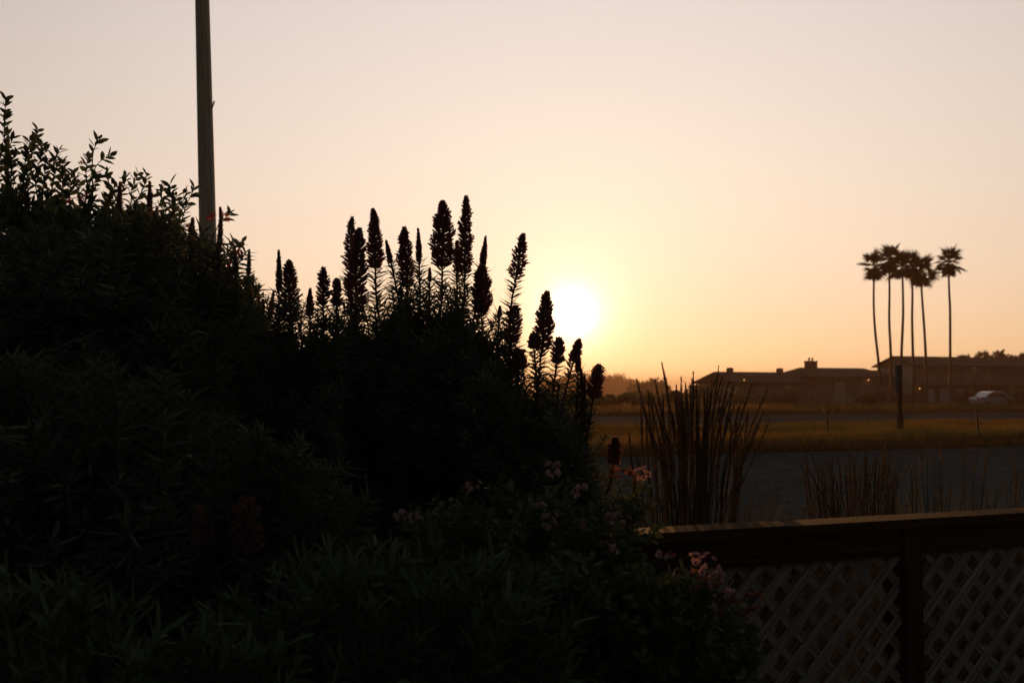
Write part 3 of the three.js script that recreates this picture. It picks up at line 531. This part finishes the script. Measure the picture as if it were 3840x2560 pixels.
{
  const d = 5.15, q = (px, py, k = 0) => at(px, py, d + k);
  const f = at(2600, 1965, d); f.y = 0.05;
  const tips = [[2386, 1420], [2428, 1462], [2456, 1422], [2482, 1358], [2555, 1412], [2536, 1446], [2600, 1393], [2594, 1420], [2612, 1430], [2696, 1371], [2670, 1430], [2682, 1425], [2706, 1414], [2735, 1425], [2752, 1443], [2752, 1455], [2820, 1437], [2884, 1450], [2888, 1570], [2640, 1466], [2664, 1480], [2575, 1470], [2510, 1500], [2470, 1490], [2500, 1480], [2720, 1470], [2760, 1500], [2655, 1450], [2588, 1440], [2620, 1500], [2540, 1490], [2445, 1480], [2780, 1510], [2690, 1480], [2865, 1535], [2840, 1580], [2800, 1560], [2410, 1520], [2525, 1470], [2570, 1435], [2605, 1460], [2672, 1462], [2712, 1445]];
  reedClump('tall reed grass clump with dark upright seed heads behind the fence', f, 0.20, tips.map(([x, y]) => q(x, y, rr(-0.2, 0.25))), 75, 1200, 1.25, 0.40, 0.0165, M.reed);
  const d2 = 6.1, f2 = at(3190, 1910, d2); f2.y = 0.05;
  const t2 = [[2985, 1712], [3010, 1705], [3040, 1695], [3065, 1700], [3090, 1720], [3110, 1735], [3190, 1695], [3215, 1690], [3250, 1690], [3290, 1705], [3330, 1735], [3390, 1735], [3420, 1730], [3360, 1760], [3150, 1740], [3030, 1760], [3265, 1740], [3310, 1770], [3220, 1750], [3070, 1750]];
  reedClump('lower feathery grass clump behind the fence, beside the tall reeds', f2, 0.2, t2.map(([x, y]) => at(x, y, d2 + rr(-0.2, 0.2))), 70, 1300, 0.98, 0.42, 0.0125, M.reed);
  const f3 = at(3480, 1900, 5.9); f3.y = 0.05;
  reedClump('low spiky grass tuft barely rising over the fence cap', f3, 0.24, [[3440, 1835], [3500, 1800], [3530, 1825], [3410, 1850], [3560, 1838]].map(([x, y]) => at(x, y, 5.9 + rr(-0.2, 0.2))), 30, 1500, 1.08, 0.25, 0.012, M.tuft);
  const f4 = at(3800, 1900, 5.8); f4.y = 0.05;
  reedClump('thin tall weed stalks behind the fence past the low tuft', f4, 0.13, [[3795, 1668], [3800, 1690], [3770, 1790], [3840, 1760], [3830, 1720], [3590, 1790], [3620, 1800], [3680, 1820]].map(([x, y]) => at(x, y, 5.8 + rr(-0.1, 0.2))), 6, 260, 0.95, 0.5, 0.011, M.tuft);
}

// ---------------------------------------------------------------- echium shrubs
function spikeGeo(g, base, tip, R0, mature) {
  const R = R0 * (mature ? 1.1 : 1.18);
  const ax = tip.clone().sub(base), L = ax.length(), d = ax.clone().normalize(), [x, y] = frame(d), bow = x.clone().multiplyScalar(rr(-0.11, 0.11) * L), tp = rr(2.0, 3.4), ragged = rr(0.08, 0.24), full = rr(0.72, 1.0);
  const P = (t) => base.clone().addScaledVector(ax, t).addScaledVector(bow, t * (1 - t) * 4);
  g.tint = [0.7, 0.7, 0.6];
  tube(g, [0, 0.33, 0.66, 0.97].map(P), [0.0065, 0.006, 0.0045, 0.002], 6);
  const prof = (t) => mature ? (t < 0.1 ? 0.72 + 2.8 * t : 1) * Math.pow(Math.max(0, 1 - Math.pow(t, tp)), 0.75) + 0.06 : (0.65 + 1.1 * Math.min(t, 0.3)) * Math.pow(Math.max(0, 1 - Math.pow(t, 1.5)), 0.85) * 0.98 + 0.05;
  const n = Math.floor(mature ? Math.max(90, L * 430 * full * Math.min(1.6, R / 0.036)) : Math.max(80, L * 720));
  for (let k = 0; k < n; k++) {
    const t = Math.min(0.995, (k + rnd()) / n), a = k * 2.399963 + rr(-0.25, 0.25), r = R * prof(t) * (mature ? rr(1 - ragged, 1 + ragged) * (1 + 0.14 * Math.sin(t * 19 + tp * 9 + a)) : rr(0.85, 1.12)), o = P(t), out = x.clone().multiplyScalar(Math.cos(a)).addScaledVector(y, Math.sin(a));
    const rise = mature ? lerp(0.25, 0.95, t) : lerp(0.45, 1.3, t), f = rr(0.65, 1.35); g.tint = [f * rr(0.9, 1.2), f, f * rr(0.85, 1.25)];
    const dir = out.clone().addScaledVector(d, rise).normalize(), e = o.clone().addScaledVector(dir, r), m1 = o.clone().addScaledVector(dir, r * 0.55).addScaledVector(d, -0.06 * r), w = mature ? 0.0057 : 0.0048;
    tube(g, [o, m1, e.clone().addScaledVector(d, 0.08 * r)], [0.0016, w, w * 0.75], 4, false);
    const nf = mature ? 4 : 2;
    for (let j = 0; j < nf; j++) { // florets, small open cups with a thread of stamens
      const u = rr(0.5, 1.05), c = o.clone().addScaledVector(dir, r * u), fd = out.clone().addScaledVector(d, rr(-0.2, 1.1)).add(V(rr(-0.5, 0.5), rr(-0.3, 0.5), rr(-0.5, 0.5))).normalize(), s = rr(0.005, 0.0085) * (mature ? 1 : 0.8);
      const [fx, fy] = frame(fd), c0 = g.v(c), ring = [];
      for (let q = 0; q < 4; q++) { const b = q * 1.57; ring.push(g.v(c.clone().addScaledVector(fd, s).addScaledVector(fx, Math.cos(b) * s * 0.55).addScaledVector(fy, Math.sin(b) * s * 0.55))); }
      for (let q = 0; q < 4; q++) g.tri(c0, ring[q], ring[(q + 1) % 4]);
      if (mature && j === 0) { const h = c.clone().addScaledVector(fd, s * 2.1); g.tri(g.v(c.clone().addScaledVector(fx, 0.0007)), g.v(c.clone().addScaledVector(fx, -0.0007)), g.v(h)); }
    }
  }
}
function leafyStem(g, pts, r0, r1, spacing, leafLen, from = 0, light = false) { // stem with narrow leaves that arch out and up
  const curve = new THREE.CatmullRomCurve3(pts), L = curve.getLength(), many = curve.getPoints(10);
  g.tint = [0.9, 0.8, 0.65]; tube(g, many, many.map((_, k) => lerp(r0, r1, k / 10)), 6, false);
  const n = Math.floor(L / spacing);
  for (let k = 0; k < n; k++) {
    const t = lerp(from, 1, (k + rnd()) / n), o = curve.getPointAt(Math.min(1, t)), d = curve.getTangentAt(Math.min(1, t)), [x, y] = frame(d), a = k * 2.399963 + rr(-0.3, 0.3), f = rr(0.6, 1.35);
    g.tint = [f * rr(0.9, 1.1), f, f * rr(0.85, 1.05)];
    const dir = x.clone().multiplyScalar(Math.cos(a)).addScaledVector(y, Math.sin(a)).addScaledVector(d, rr(0.1, 0.8)).normalize();
    const ln = leafLen * rr(0.6, 1.15) * lerp(1.15, 0.66, t), wd = rr(0.009, 0.0135), bd = rr(-0.18, 0.28);
    light ? lite(g, o, dir, ln, wd, bd) : leaf(g, o, dir, ln, wd, bd, [0.55, 1, 0.6], 0.5);
  }
}
const rosetteGeos = [0, 1, 2, 3, 4].map(() => { const g = new Geo(); leafyStem(g, [V(0, -0.24, 0), V(rr(-0.015, 0.015), -0.12, rr(-0.015, 0.015)), V(0, 0, 0)], 0.005, 0.003, 0.0044, 0.125, 0, true); return g.geometry(); });
function copiesOf(name, geos, m, parent, list) { // list: [tip, direction, size]; leaf sprays too many to count, joined into one part
  const q = new THREE.Quaternion(), r = new THREE.Quaternion(), mats = list.map(([p, d, k]) => { q.setFromUnitVectors(UP, d).multiply(r.setFromAxisAngle(UP, rr(0, 6.28))); return new THREE.Matrix4().compose(p.clone().sub(parent.position), q, V(k, k, k)); });
  let nv = 0, ni = 0; list.forEach((_, k) => { const g = geos[k % geos.length]; nv += g.attributes.position.count; ni += g.index.count; });
  const pos = new Float32Array(nv * 3), col = new Float32Array(nv * 3), idx = new Uint32Array(ni); let a = 0, b = 0;
  mats.forEach((mx, k) => {
    const g = geos[k % geos.length], P = g.attributes.position.array, C = g.attributes.color.array, I = g.index.array, e = mx.elements, f = rr(0.7, 1.25);
    for (let n = 0; n < I.length; n++) idx[b++] = I[n] + a;
    for (let n = 0; n < P.length; n += 3) { const x = P[n], y = P[n + 1], z = P[n + 2], o = a * 3 + n; pos[o] = e[0] * x + e[4] * y + e[8] * z + e[12]; pos[o + 1] = e[1] * x + e[5] * y + e[9] * z + e[13]; pos[o + 2] = e[2] * x + e[6] * y + e[10] * z + e[14]; for (let c = 0; c < 3; c++) col[o + c] = C[n + c] * f; }
    a += P.length / 3;
  });
  const geo = new THREE.BufferGeometry(); geo.setAttribute('position', new THREE.BufferAttribute(pos, 3)); geo.setAttribute('color', new THREE.BufferAttribute(col, 3)); geo.setIndex(new THREE.BufferAttribute(idx, 1)); geo.computeVertexNormals();
  stuff(obj(name, geo, m, parent));
}
function echium(label, depth, thick, outline, rosettes, spikes, footPx, leafLen = 0.1, group = 'echium shrubs with upright flower spikes') {
  const fp = at(footPx, 1800, depth), foot = V(fp.x, 0.05, fp.z), o = thing('echium_shrub', label, 'shrub', foot, 0, group);
  const wood = new Geo(), sprays = [], x0 = outline[0][0], x1 = outline[outline.length - 1][0];
  for (let k = 0; k < rosettes * 1.75; k++) {
    const px = rr(x0, x1), c = at(px, along(outline, px), depth), dz = rr(-1, 1), dzz = Math.sign(dz) * Math.pow(Math.abs(dz), 0.8) * thick;
    const yTop = c.y + rr(-0.13, 0.05) - (1 - Math.sqrt(Math.max(0, 1 - dz * dz))) * 0.55, deep = Math.pow(rnd(), 1.35), y = lerp(yTop, Math.min(0.35, yTop - 0.1), deep);
    const edge = 2 * (px - x0) / (x1 - x0) - 1, out = V(edge * 0.45 * Math.abs(edge) + rr(-0.35, 0.35), rr(0.55, 1.1) * (1 - 0.5 * deep), dzz / thick * 0.6 + rr(-0.3, 0.3)).normalize();
    const tip = V(c.x, y, -depth + dzz), b = tip.clone().addScaledVector(out, -rr(0.16, 0.26)); b.y = Math.max(b.y, 0.1);
    sprays.push([tip, out, leafLen / 0.1 * rr(0.55, 1.3)]);
    if (k % 12 === 0) tube(wood, [foot.clone().add(V(rr(-0.1, 0.1), -0.05, rr(-0.1, 0.1))), foot.clone().lerp(b, 0.5).add(V(rr(-0.05, 0.05), -0.08, rr(-0.05, 0.05))), b], [0.02, 0.012, 0.005], 5, false);
  }
  for (const [tx, ty, bx_, by, hw, kind, dd = 0, stemLen = 0.36] of spikes) {
    const D = depth + dd + rr(-0.12, 0.12), tip = at(tx, ty, D), base = at(bx_, by, D), sp = new Geo(); tip.z += rr(-0.02, 0.02);
    spikeGeo(sp, base, tip, hw / FPX * D, kind === 'm');
    sp.build('flower_spike', M.spike, o);
    const d = base.clone().sub(tip).normalize(), sg = new Geo(), down = base.clone().addScaledVector(d, stemLen * 0.5), low = base.clone().addScaledVector(d, stemLen * 0.7).add(V((foot.x - base.x) * 0.12, -stemLen * 0.4, 0));
    leafyStem(sg, [low, down, base], 0.0075, 0.0055, 0.0038, leafLen * 1.12);
    sg.build('leafy_stem', M.echium, o);
    tube(wood, [foot.clone(), foot.clone().lerp(low, 0.55).add(V(0, -0.08, 0)), low], [0.022, 0.014, 0.0075], 5, false);
  }
  for (let px = x0 + 20; px < x1; px += rr(24, 44)) {
    const D = depth + rr(-0.3, 0.3), edge = 2 * (px - x0) / (x1 - x0) - 1, c = at(px, along(outline, px), D), up = V(edge * 0.45 + rr(-0.2, 0.2), 1, rr(-0.2, 0.2)).normalize(), L = rr(0.1, 0.24), b = c.clone().addScaledVector(up, -0.2), sh = new Geo();
    leafyStem(sh, [b, b.clone().addScaledVector(up, 0.2).add(V(rr(-0.02, 0.02), 0, 0)), c.clone().addScaledVector(up, L * 0.6).add(V(edge * 0.03, 0, 0))], 0.006, 0.003, 0.0044, leafLen * 1.05); sh.build('leafy_shoot', M.echium, o);
  }
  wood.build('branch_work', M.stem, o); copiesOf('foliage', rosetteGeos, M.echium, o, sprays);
}
// outlines are the tops of the leaf mass along the photograph; heights follow from each shrub's distance
echium('echium in front of the bottlebrush, below the wooden pole', 4.7, 0.75, [[-260, 930], [100, 960], [300, 930], [450, 870], [600, 880], [720, 960], [800, 985], [850, 1030], [900, 1170], [960, 1260]], 900,
  [[556, 678, 554, 833, 14, 'y'], [447, 680, 450, 808, 12, 'y'], [583, 778, 583, 830, 7, 'y'], [722, 817, 719, 925, 18, 'y'], [820, 774, 818, 950, 12, 'y'], [882, 940, 884, 1027, 12, 'y'], [315, 943, 315, 1000, 9, 'y'], [225, 1170, 222, 1290, 24, 'm', -0.4]], 420, 0.105);
echium('echium with slim buds beside the wooden pole', 5.5, 0.6, [[860, 1120], [930, 1180], [1000, 1210], [1100, 1205], [1180, 1215], [1260, 1225], [1330, 1230]], 480,
  [[935, 937, 930, 1032, 9, 'y'], [928, 1042, 938, 1185, 22, 'y'], [1042, 937, 1045, 1088, 15, 'y'], [1083, 978, 1088, 1210, 38, 'm', -0.1], [971, 1113, 973, 1180, 8, 'y'], [985, 1123, 986, 1185, 9, 'y'], [1023, 1093, 1012, 1190, 12, 'y'], [1165, 1083, 1162, 1185, 19, 'y'], [1211, 1005, 1211, 1144, 24, 'm'], [1264, 1046, 1262, 1149, 20, 'm']], 1090, 0.09);
echium('echium with the tallest feathery flower spikes, centre of the group', 6.0, 0.75, [[1240, 1265], [1320, 1215], [1400, 1195], [1480, 1170], [1560, 1150], [1650, 1140], [1750, 1140], [1800, 1210], [1850, 1270], [1900, 1340]], 760,
  [[1319, 813, 1315, 1015, 26, 'm'], [1348, 856, 1333, 1165, 42, 'm', -0.1], [1398, 783, 1407, 1006, 30, 'm', 0.1], [1448, 902, 1466, 988, 13, 'y'], [1514, 852, 1524, 1078, 31, 'm'], [1568, 858, 1571, 983, 14, 'y', 0, 0.36], [1662, 756, 1658, 1001, 45, 'm'], [1749, 738, 1742, 1025, 27, 'm'], [1715, 905, 1713, 1020, 14, 'm', 0.2], [1821, 884, 1809, 1001, 16, 'y', 0.15], [1806, 995, 1806, 1174, 37, 'm', -0.1], [1611, 1004, 1611, 1057, 8, 'y'], [1504, 1075, 1504, 1112, 8, 'y']], 1560, 0.1);
echium('echium leaning towards the sun with spreading flower stems', 5.6, 0.65, [[1760, 1300], [1860, 1330], [1930, 1410], [1990, 1470], [2060, 1490], [2120, 1520], [2165, 1560], [2195, 1620], [2210, 1700], [2225, 1780]], 700,
  [[1962, 876, 1934, 1047, 28, 'm', 0.1, 0.42], [1934, 1149, 1918, 1287, 32, 'm'], [2051, 1093, 2030, 1317, 39, 'm', 0, 0.35], [1997, 1253, 2002, 1307, 17, 'm'], [2099, 1267, 2087, 1363, 25, 'm', 0, 0.3], [2172, 1274, 2150, 1358, 21, 'm', 0, 0.34], [2171, 1328, 2168, 1396, 14, 'y'], [2245, 1368, 2224, 1496, 29, 'm'], [2181, 1386, 2181, 1465, 10, 'y'], [2192, 1407, 2192, 1465, 6, 'y'], [1944, 1312, 1944, 1389, 33, 'm'], [1875, 1149, 1873, 1190, 8, 'y'], [2310, 1642, 2298, 1742, 27, 'm', -0.5, 0.2]], 2000, 0.095);
echium('shaded echium with two broad dim spikes, low in front', 3.5, 0.5, [[-420, 1640], [-100, 1500], [300, 1480], [600, 1560], [800, 1700], [1000, 1760], [1200, 1850], [1330, 2000]], 760,
  [[752, 1905, 760, 2067, 38, 'm', -0.35, 0.2], [921, 1868, 928, 2080, 56, 'm', -0.3, 0.2]], 480, 0.12);

// ---------------------------------------------------------------- bottlebrush shrub at the left
function twig(g, pts, r0, n, from, len, wid, light = false) { // woody twig with elliptical leaves in loose whorls towards its tip
  const c = new THREE.CatmullRomCurve3(pts), many = c.getPoints(8); g.tint = [0.8, 0.7, 0.55]; tube(g, many, many.map((_, k) => lerp(r0, 0.0014, k / 8)), 5, false);
  for (let k = 0; k < n; k++) {
    const t = Math.min(1, lerp(from, 1, Math.pow((k + rnd()) / n, 0.72))), o = c.getPointAt(t), d = c.getTangentAt(t), [x, y] = frame(d), a = k * 2.399963 + rr(-0.4, 0.4), f = rr(0.6, 1.35); g.tint = [f, f, f * 0.95];
    const dir = x.clone().multiplyScalar(Math.cos(a)).addScaledVector(y, Math.sin(a)).addScaledVector(d, rr(0.3, 1.15)).normalize(), ln = len * rr(0.6, 1.15), wd = wid * rr(0.8, 1.15), bd = rr(-0.12, 0.15);
    light ? lite(g, o, dir, ln, wd, bd) : leaf(g, o, dir, ln, wd, bd, [0.25, 1, 0.85], 0.3);
  }
}
{
  const D = 5.6, fp = at(200, 1800, D), foot = V(fp.x, 0.05, fp.z), o = thing('bottlebrush_shrub', 'large leafy bottlebrush shrub with red tufts, left of the wooden pole', 'shrub', foot, 0);
  const g = new Geo(), w = new Geo(), top = [[-320, 640], [0, 700], [120, 690], [300, 715], [420, 740], [560, 770], [700, 840], [800, 890], [860, 960], [930, 1060]];
  // explicit tips seen against the sky: [tip, way down]
  const tips = [[18, 362, 16, 530, 0.05], [45, 515, 20, 600], [142, 486, 100, 640], [158, 540, 130, 660], [214, 598, 190, 720], [235, 602, 230, 740], [330, 585, 325, 700], [372, 522, 345, 600, 0.3], [412, 582, 350, 640, 0.5], [398, 632, 420, 720], [470, 660, 440, 760], [520, 650, 490, 760], [548, 652, 510, 760], [605, 700, 585, 800], [636, 690, 650, 790], [728, 704, 690, 790], [700, 716, 680, 800], [868, 795, 815, 850, 0.5], [905, 905, 860, 980, 0.6], [110, 525, 85, 650], [60, 560, 40, 690], [265, 640, 260, 760], [180, 600, 160, 720], [290, 660, 300, 760], [660, 730, 650, 840], [5, 570, -20, 700], [-40, 540, -60, 700], [100, 610, 60, 760], [30, 610, 30, 760], [365, 650, 340, 780], [430, 690, 400, 800], [570, 730, 560, 850], [620, 770, 600, 880], [220, 560, 200, 660, 0.4], [880, 945, 850, 1030, 0.6]];
  for (const [tx, ty, bx_, by, from = 0.15] of tips) { const dz = rr(-0.25, 0.25), t = at(tx, ty, D + dz), b = at(bx_, by, D + dz), b2 = b.clone().add(V((foot.x - b.x) * 0.1, -0.22, rr(-0.1, 0.1))); const L = t.distanceTo(b); twig(g, [b2, b, b.clone().lerp(t, 0.5).add(V(rr(-0.015, 0.015), 0.01, 0)), t], 0.004, Math.floor(7 + (from > 0.2 ? 4 : 22) * Math.min(1.4, L / 0.18)), from > 0.2 ? 0.75 : from, 0.066, 0.025); }
  const twigGeos = [0, 1, 2, 3, 4, 5].map(() => { const t = new Geo(); twig(t, [V(0, -0.26, 0), V(rr(-0.03, 0.03), -0.13, rr(-0.03, 0.03)), V(0, 0, 0)], 0.0035, 28, 0.05, 0.066, 0.025, true); return t.geometry(); }), sprays = [];
  for (let k = 0; k < 1300; k++) {
    const px = rr(-320, 920), c = at(px, along(top, px), D), dz = rr(-1, 1), deep = Math.pow(rnd(), 1.5), y = lerp(c.y - 0.02 - 0.35 * dz * dz, 0.7, deep), tip = V(c.x + rr(-0.05, 0.05), y, -D + dz * 0.7), out = V(rr(-0.6, 0.6), rr(0.4, 1.1), dz * 0.5 + rr(-0.3, 0.3)).normalize(), b = tip.clone().addScaledVector(out, -rr(0.18, 0.3));
    sprays.push([tip, out, rr(0.8, 1.15)]);
    if (k % 8 === 0) tube(w, [foot.clone().add(V(rr(-0.15, 0.15), -0.06, rr(-0.15, 0.15))), foot.clone().lerp(b, 0.55).add(V(rr(-0.08, 0.08), 0.05, rr(-0.08, 0.08))), b], [0.024, 0.013, 0.004], 5, false);
  }
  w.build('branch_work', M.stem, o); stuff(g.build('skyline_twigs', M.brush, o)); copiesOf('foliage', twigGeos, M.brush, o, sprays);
  for (const [px, py, r] of [[848, 812, 0.022], [893, 950, 0.026], [858, 990, 0.016], [790, 810, 0.02], [305, 610, 0.016], [500, 830, 0.018], [320, 730, 0.015], [255, 750, 0.014], [700, 845, 0.016], [310, 745, 0.014]]) { // red bottlebrush tufts: stamens round a short axis
    const c = at(px, py, D - 0.15), f = new Geo(), ax = V(rr(-0.8, 0.8), rr(-0.1, 0.6), rr(-0.4, 0.4)).normalize(), [x, y] = frame(ax);
    tube(f, [c.clone().addScaledVector(ax, -r * 1.6), c.clone().addScaledVector(ax, r * 1.6)], [0.002, 0.001], 4);
    for (let k = 0; k < 110; k++) { const a = rr(0, 6.28), p = c.clone().addScaledVector(ax, rr(-1.4, 1.4) * r), d = x.clone().multiplyScalar(Math.cos(a)).addScaledVector(y, Math.sin(a)).addScaledVector(ax, rr(-0.2, 0.6)).normalize(), q = rr(0.7, 1.3); f.tint = [q, q, q]; leaf(f, p, d, r * rr(0.7, 1.2), 0.0013, 0, [0.8, 1, 1]); }
    f.build('red_tuft', M.red, o);
  }
}

// ---------------------------------------------------------------- star-flowered shrub in front of the fence and the low leafy shrubs
const flowerGeos = [0, 1, 2].map(() => { const g = new Geo(); for (let k = 0; k < 5; k++) { const a = k / 5 * 6.283 + rr(-0.12, 0.12), f = rr(0.85, 1.15); g.tint = [f, f * rr(0.9, 1.05), f]; leaf(g, V(0, 0, 0), V(Math.cos(a), 0.35 + rr(-0.1, 0.2), Math.sin(a)).normalize(), 0.0125, 0.0078, rr(-0.2, 0.1), [0.35, 0.95, 0.95], 0.15); } g.tint = [0.6, 0.35, 0.3]; tube(g, [V(0, -0.012, 0), V(0, 0.001, 0)], [0.0008, 0.0014], 4); return g.geometry(); });
function bushy(name, label, foot, samples, leafLen, leafWid, perTwig, m, upright, shape) {
  const o = thing(name, label, 'shrub', foot, 0), g = new Geo(), w = new Geo();
  samples.forEach(([tip, out], k) => {
    const b = tip.clone().addScaledVector(out, -rr(0.09, 0.17)); g.tint = [0.9, 0.7, 0.55];
    const c = new THREE.QuadraticBezierCurve3(b, b.clone().lerp(tip, 0.5).add(V(rr(-0.015, 0.015), -0.01, rr(-0.015, 0.015))), tip), many = c.getPoints(4); tube(g, many, many.map((_, i) => lerp(0.003, 0.0014, i / 4)), 4, false);
    for (let i = 0; i < perTwig; i++) { const t = Math.pow((i + rnd()) / perTwig, 0.8), d = c.getTangent(t), [x, y] = frame(d), a = i * 2.399963, f = rr(0.55, 1.4); g.tint = [f, f, f * 0.9]; leaf(g, c.getPoint(t), x.multiplyScalar(Math.cos(a)).addScaledVector(y, Math.sin(a)).addScaledVector(d, rr(0.25, 0.9) + upright).normalize(), leafLen * rr(0.6, 1.2), leafWid * rr(0.8, 1.2), rr(-0.15, 0.15), shape, 0.3); }
    if (k % 4 === 0) tube(w, [foot.clone().add(V(rr(-0.06, 0.06), -0.05, rr(-0.06, 0.06))), foot.clone().lerp(b, 0.5).add(V(rr(-0.04, 0.04), -0.05, 0)), b], [0.012, 0.007, 0.003], 5, false);
  });
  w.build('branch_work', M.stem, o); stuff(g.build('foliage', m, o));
  return o;
}
function fill(n, depth, thick, outline, bottom) {
  const list = [], x0 = outline[0][0], x1 = outline[outline.length - 1][0];
  for (let k = 0; k < n; k++) { const px = rr(x0, x1), c = at(px, along(outline, px), depth), dz = rr(-1, 1), deep = Math.pow(rnd(), 1.3), y = lerp(c.y - 0.03 - 0.2 * dz * dz, bottom, deep), e = 2 * (px - x0) / (x1 - x0) - 1; list.push([V(c.x, y, -depth - dz * thick), V(e * 0.6 + rr(-0.4, 0.4), rr(0.3, 1), -dz * 0.5 + rr(-0.3, 0.3)).normalize()]); }
  return list;
}
{
  const mk = (name, label, depth, thick, outline, n, fx, clusters, single) => {
    const p = at(fx, 2000, depth), foot = V(p.x, 0.05, p.z), o = bushy(name, label, foot, fill(n, depth, thick, outline, 0.35), 0.042, 0.018, 13, M.hawthorn, 0, [0.3, 0.95, 1]);
    for (const [px, py, r, nf] of clusters) {
      const c = at(px, py, depth - thick * 0.55), cl = new THREE.Group(); cl.name = 'flower_cluster'; cl.position.copy(c).sub(foot); o.add(cl);
      for (let k = 0; k < nf; k++) { const u = V(rr(-1, 1), rr(-0.6, 1), rr(-0.7, 1)).normalize(), f = obj('flower', flowerGeos[k % 3], M.petal, cl); f.position.copy(u).multiplyScalar(r * Math.pow(rnd(), 0.4)); f.quaternion.setFromUnitVectors(UP, u.add(V(rr(-0.4, 0.4), 0.35, rr(0, 0.5))).normalize()); f.scale.setScalar(rr(0.8, 1.15)); }
    }
    for (const [px, py] of single) { const c = at(px, py, depth - thick * 0.4), g = new Geo(); for (let k = 0; k < 7; k++) leaf(g, c.clone(), V(rr(-1, 1), rr(-0.2, 1), rr(-0.6, 0.6)).normalize(), rr(0.018, 0.035), 0.012, rr(-0.2, 0.2), [0.3, 0.95, 0.9]); g.build('young_leaves', M.bronze, o); }
    return o;
  };
  mk('star_flower_shrub', 'shrub with pink star flower clusters, at the end of the fence cap', 3.45, 0.3, [[1480, 1850], [1700, 1790], [1950, 1760], [2100, 1775], [2260, 1765], [2370, 1750], [2440, 1775], [2452, 1850]], 520, 2050,
    [[2415, 1778, 0.03, 15], [2075, 1695 + 60, 0.03, 12], [2180, 1840, 0.028, 11], [2060, 1955, 0.036, 14], [2195, 1968, 0.026, 8], [2310, 1955, 0.036, 17], [2255, 2055, 0.03, 9], [1780, 1830, 0.028, 8], [1500, 1935, 0.026, 7], [1560, 1940, 0.022, 7], [1960, 2100, 0.02, 5], [2030, 1900, 0.016, 4]], [[2330, 1765], [2355, 1780], [2290, 1770], [2240, 1790], [2385, 1815], [2310, 1790]]);
  mk('star_flower_shrub', 'shrub with pink star flowers spilling over the lattice', 3.02, 0.24, [[1900, 2080], [2100, 2040], [2300, 2050], [2450, 2075], [2600, 2085], [2690, 2110], [2730, 2170], [2800, 2240], [2850, 2330], [2868, 2450]], 640, 2350,
    [[2480, 2085, 0.018, 5], [2650, 2120, 0.035, 13], [2690, 2170, 0.03, 11], [2735, 2225, 0.016, 4], [2610, 2095, 0.014, 5], [2300, 2070, 0.02, 5]], [[2500, 2085], [2620, 2150], [2640, 2180], [2740, 2260], [2760, 2260], [2840, 2230], [2800, 2300], [2610, 2220], [2690, 2200], [2380, 2270], [2700, 2300], [2830, 2290]]);
  { const p = at(1500, 2100, 2.75), foot = V(p.x, 0.05, p.z); bushy('low_leafy_shrub', 'low shaded shrub of narrow upright leaves below the flower clusters', foot, fill(560, 2.75, 0.3, [[620, 2330], [850, 2180], [1000, 2080], [1200, 2010], [1400, 1985], [1700, 2000], [1950, 2050], [2150, 2140]], 0.35), 0.075, 0.013, 13, M.lowleaf, 0.6, [0.5, 1, 0.8]); }
  { const p = at(300, 2300, 2.4), foot = V(p.x, 0.05, p.z); bushy('low_leafy_shrub', 'dark low shrub of narrow leaves below the dim echium spikes', foot, fill(420, 2.4, 0.3, [[-300, 2100], [100, 2120], [400, 2180], [700, 2260], [1000, 2330], [1300, 2420]], 0.3), 0.08, 0.014, 13, M.lowleaf, 0.5, [0.5, 1, 0.8]); }
}

renderer.render(scene, camera);
